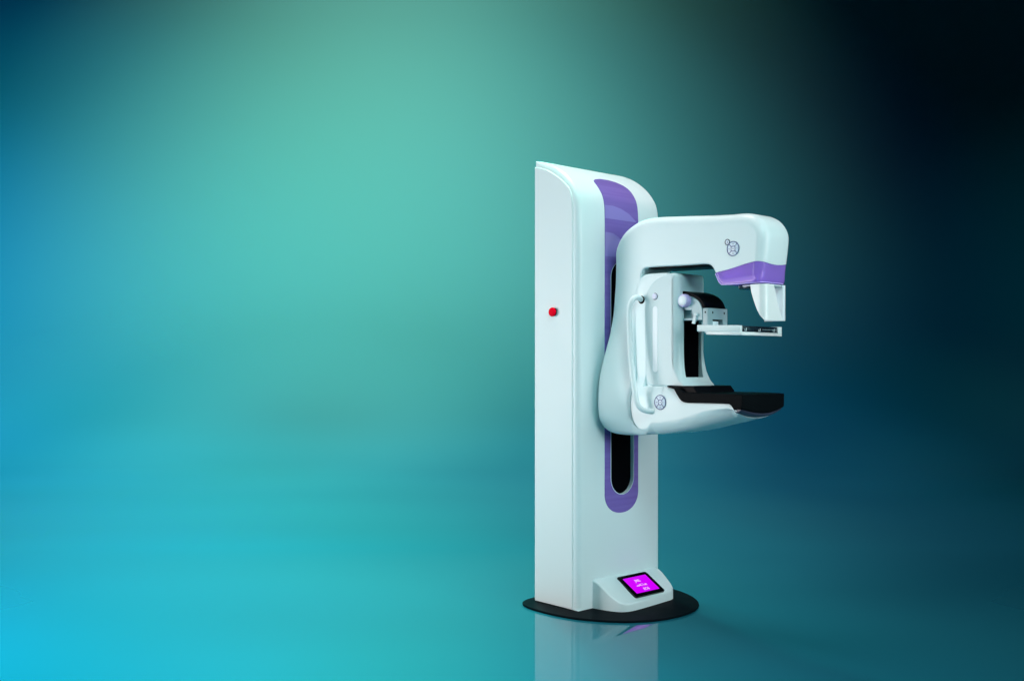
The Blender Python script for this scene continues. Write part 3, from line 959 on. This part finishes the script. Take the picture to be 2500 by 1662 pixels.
for x in (-2.4, -1.0, .4, 1.8, 3.2):                      # back lights raking the floor
    BASIS.append(((x, 10.2, 6.5), (x, 4.6, 0), 42))
#LAMPS-BEGIN
LAMPS = [(0.0, 0.0, 433.2), (0.0, 0.0, 939.6), (0.0, 2041.7, 4831.2), (0.0, 0.0, 0.0), (0.0, 0.0, 380.2), (456.1, 412.6, 738.0), (1650.6, 689.6, 491.3), (0.0, 1949.4, 2893.8), (0.0, 2038.5, 2237.2), (0.0, 0.0, 85.3), (601.5, 1562.5, 1444.1), (174.3, 746.1, 838.4), (0.0, 271.5, 9.0), (0.0, 1737.6, 1120.2), (0.0, 0.0, 0.0), (2935.1, 1006.9, 736.7), (3822.3, 1622.4, 1187.5), (0.0, 2019.5, 1097.4), (14847.5, 5063.0, 2589.3), (21201.3, 6133.6, 3707.9), (1683.2, 921.3, 702.6), (1931.8, 941.8, 630.7), (0.0, 4.6, 605.2), (2383.7, 2419.4, 1962.7), (9139.8, 2693.2, 1393.5), (539.5, 327.8, 373.4), (0.0, 177.2, 245.9), (0.0, 0.0, 0.0), (0.0, 25.5, 332.2), (0.0, 0.0, 0.0), (0.0, 57.1, 109.9), (0.0, 187.9, 132.6), (0.0, 0.0, 0.0), (0.0, 0.0, 0.0), (0.0, 0.0, 0.0), (124.8, 0.0, 0.0), (288.3, 0.0, 29.8), (0.0, 77.6, 90.3), (0.0, 0.0, 0.0), (0.0, 0.0, 0.0), (0.0, 0.0, 0.0), (0.0, 0.0, 0.0), (0.0, 445.8, 429.9), (0.0, 0.0, 0.0), (0.0, 0.0, 0.0), (0.0, 0.0, 921.1), (0.0, 1418.2, 851.6), (0.0, 828.4, 727.5), (0.0, 0.0, 0.0), (0.0, 0.0, 0.0), (0.0, 0.0, 0.0), (0.0, 905.3, 1796.4), (2370.2, 2717.0, 1789.8), (3176.7, 1852.3, 1419.1), (758.6, 315.4, 432.3), (0.0, 123.1, 253.3), (20.6, 132.3, 0.0), (507.4, 546.7, 1312.2), (331.7, 1725.6, 1391.7), (507.4, 1298.1, 1046.8), (0.0, 321.7, 421.0), (100.2, 0.0, 13.2), (0.0, 17.6, 61.9), (381.3, 0.0, 0.0), (0.0, 317.1, 640.0), (0.0, 0.0, 0.0), (0.0, 422.3, 357.2), (0.0, 667.3, 940.1), (0.0, 140.2, 408.2), (260.9, 475.2, 138.6), (0.0, 643.3, 404.4), (0.0, 404.9, 534.2), (184.6, 416.3, 543.3), (0.0, 34.4, 15.0), (0.0, 0.0, 0.0), (0.0, 509.4, 557.1), (0.0, 233.5, 195.0), (0.0, 0.0, 42.7), (0.0, 0.0, 0.0), (0.0, 1571.0, 1725.0), (0.0, 1461.8, 1112.7), (0.0, 0.0, 0.0), (0.0, 0.0, 0.0), (0.0, 0.0, 0.0)]
#LAMPS-END
for (loc, tgt, size), rgb in zip(BASIS, LAMPS):
    spot(loc, tgt, size, rgb)

area('key_softbox', (-5.6, 4.7, 2.9), (.5, 5.0, 1.35), 3.0, 2.6, 21, (.95, .97, 1), 100)
area('low_key_softbox', (-5.6, 4.7, 1.1), (.5, 5.0, 1.0), 3.0, 2.2, 63, (1, .88, .86), 100)
area('overhead_softbox', (.3, 5.2, 4.6), (.5, 5.1, 1.5), 1.5, 1.1, 11, (1, .74, .74), 60)
area('fill_softbox', (4.4, .8, 2.3), (.6, 5.0, 1.2), 2.4, 2.6, 33, (.95, .86, .86), 80)
area('front_fill', (1.1, .9, 4.4), (.6, 5.0, 1.2), 2.0, 1.6, 21, (.62, 1, 1), 80)  # unseen fill added from above the camera to balance the front tones
area('side_fill', (5.5, 3.0, 2.2), (.6, 5.0, 1.4), 2.4, 2.4, 9, (.5, 1, 1), 80)  # weak unseen fill added on the right to lift the machine

w = bpy.data.worlds.new('World'); scene.world = w; w.use_nodes = True
bg = w.node_tree.nodes['Background']; bg.inputs['Color'].default_value = (.10, .20, .23, 1); bg.inputs['Strength'].default_value = .05

# ------------------------------------------------------------------- camera
cam = bpy.data.cameras.new('camera'); co = bpy.data.objects.new('camera', cam); COL.objects.link(co)
co.location = (0, 0, 1.22); co.rotation_euler = (R(90), 0, 0)
cam.sensor_width = 36; cam.lens = 36 * 2490 / 2500
cam.shift_y = (890 - 831) / 2500
cam.clip_end = 100
scene.camera = co

scene.render.engine = 'CYCLES'
scene.cycles.use_denoising = True
scene.cycles.denoising_input_passes = 'RGB_ALBEDO_NORMAL'
scene.cycles.max_bounces = 10
scene.cycles.transparent_max_bounces = 12
scene.cycles.sample_clamp_indirect = 6
scene.view_settings.view_transform = 'Standard'
scene.view_settings.look = 'None'
scene.view_settings.exposure = 0
scene.view_settings.gamma = 1
scene.view_settings.use_curve_mapping = False
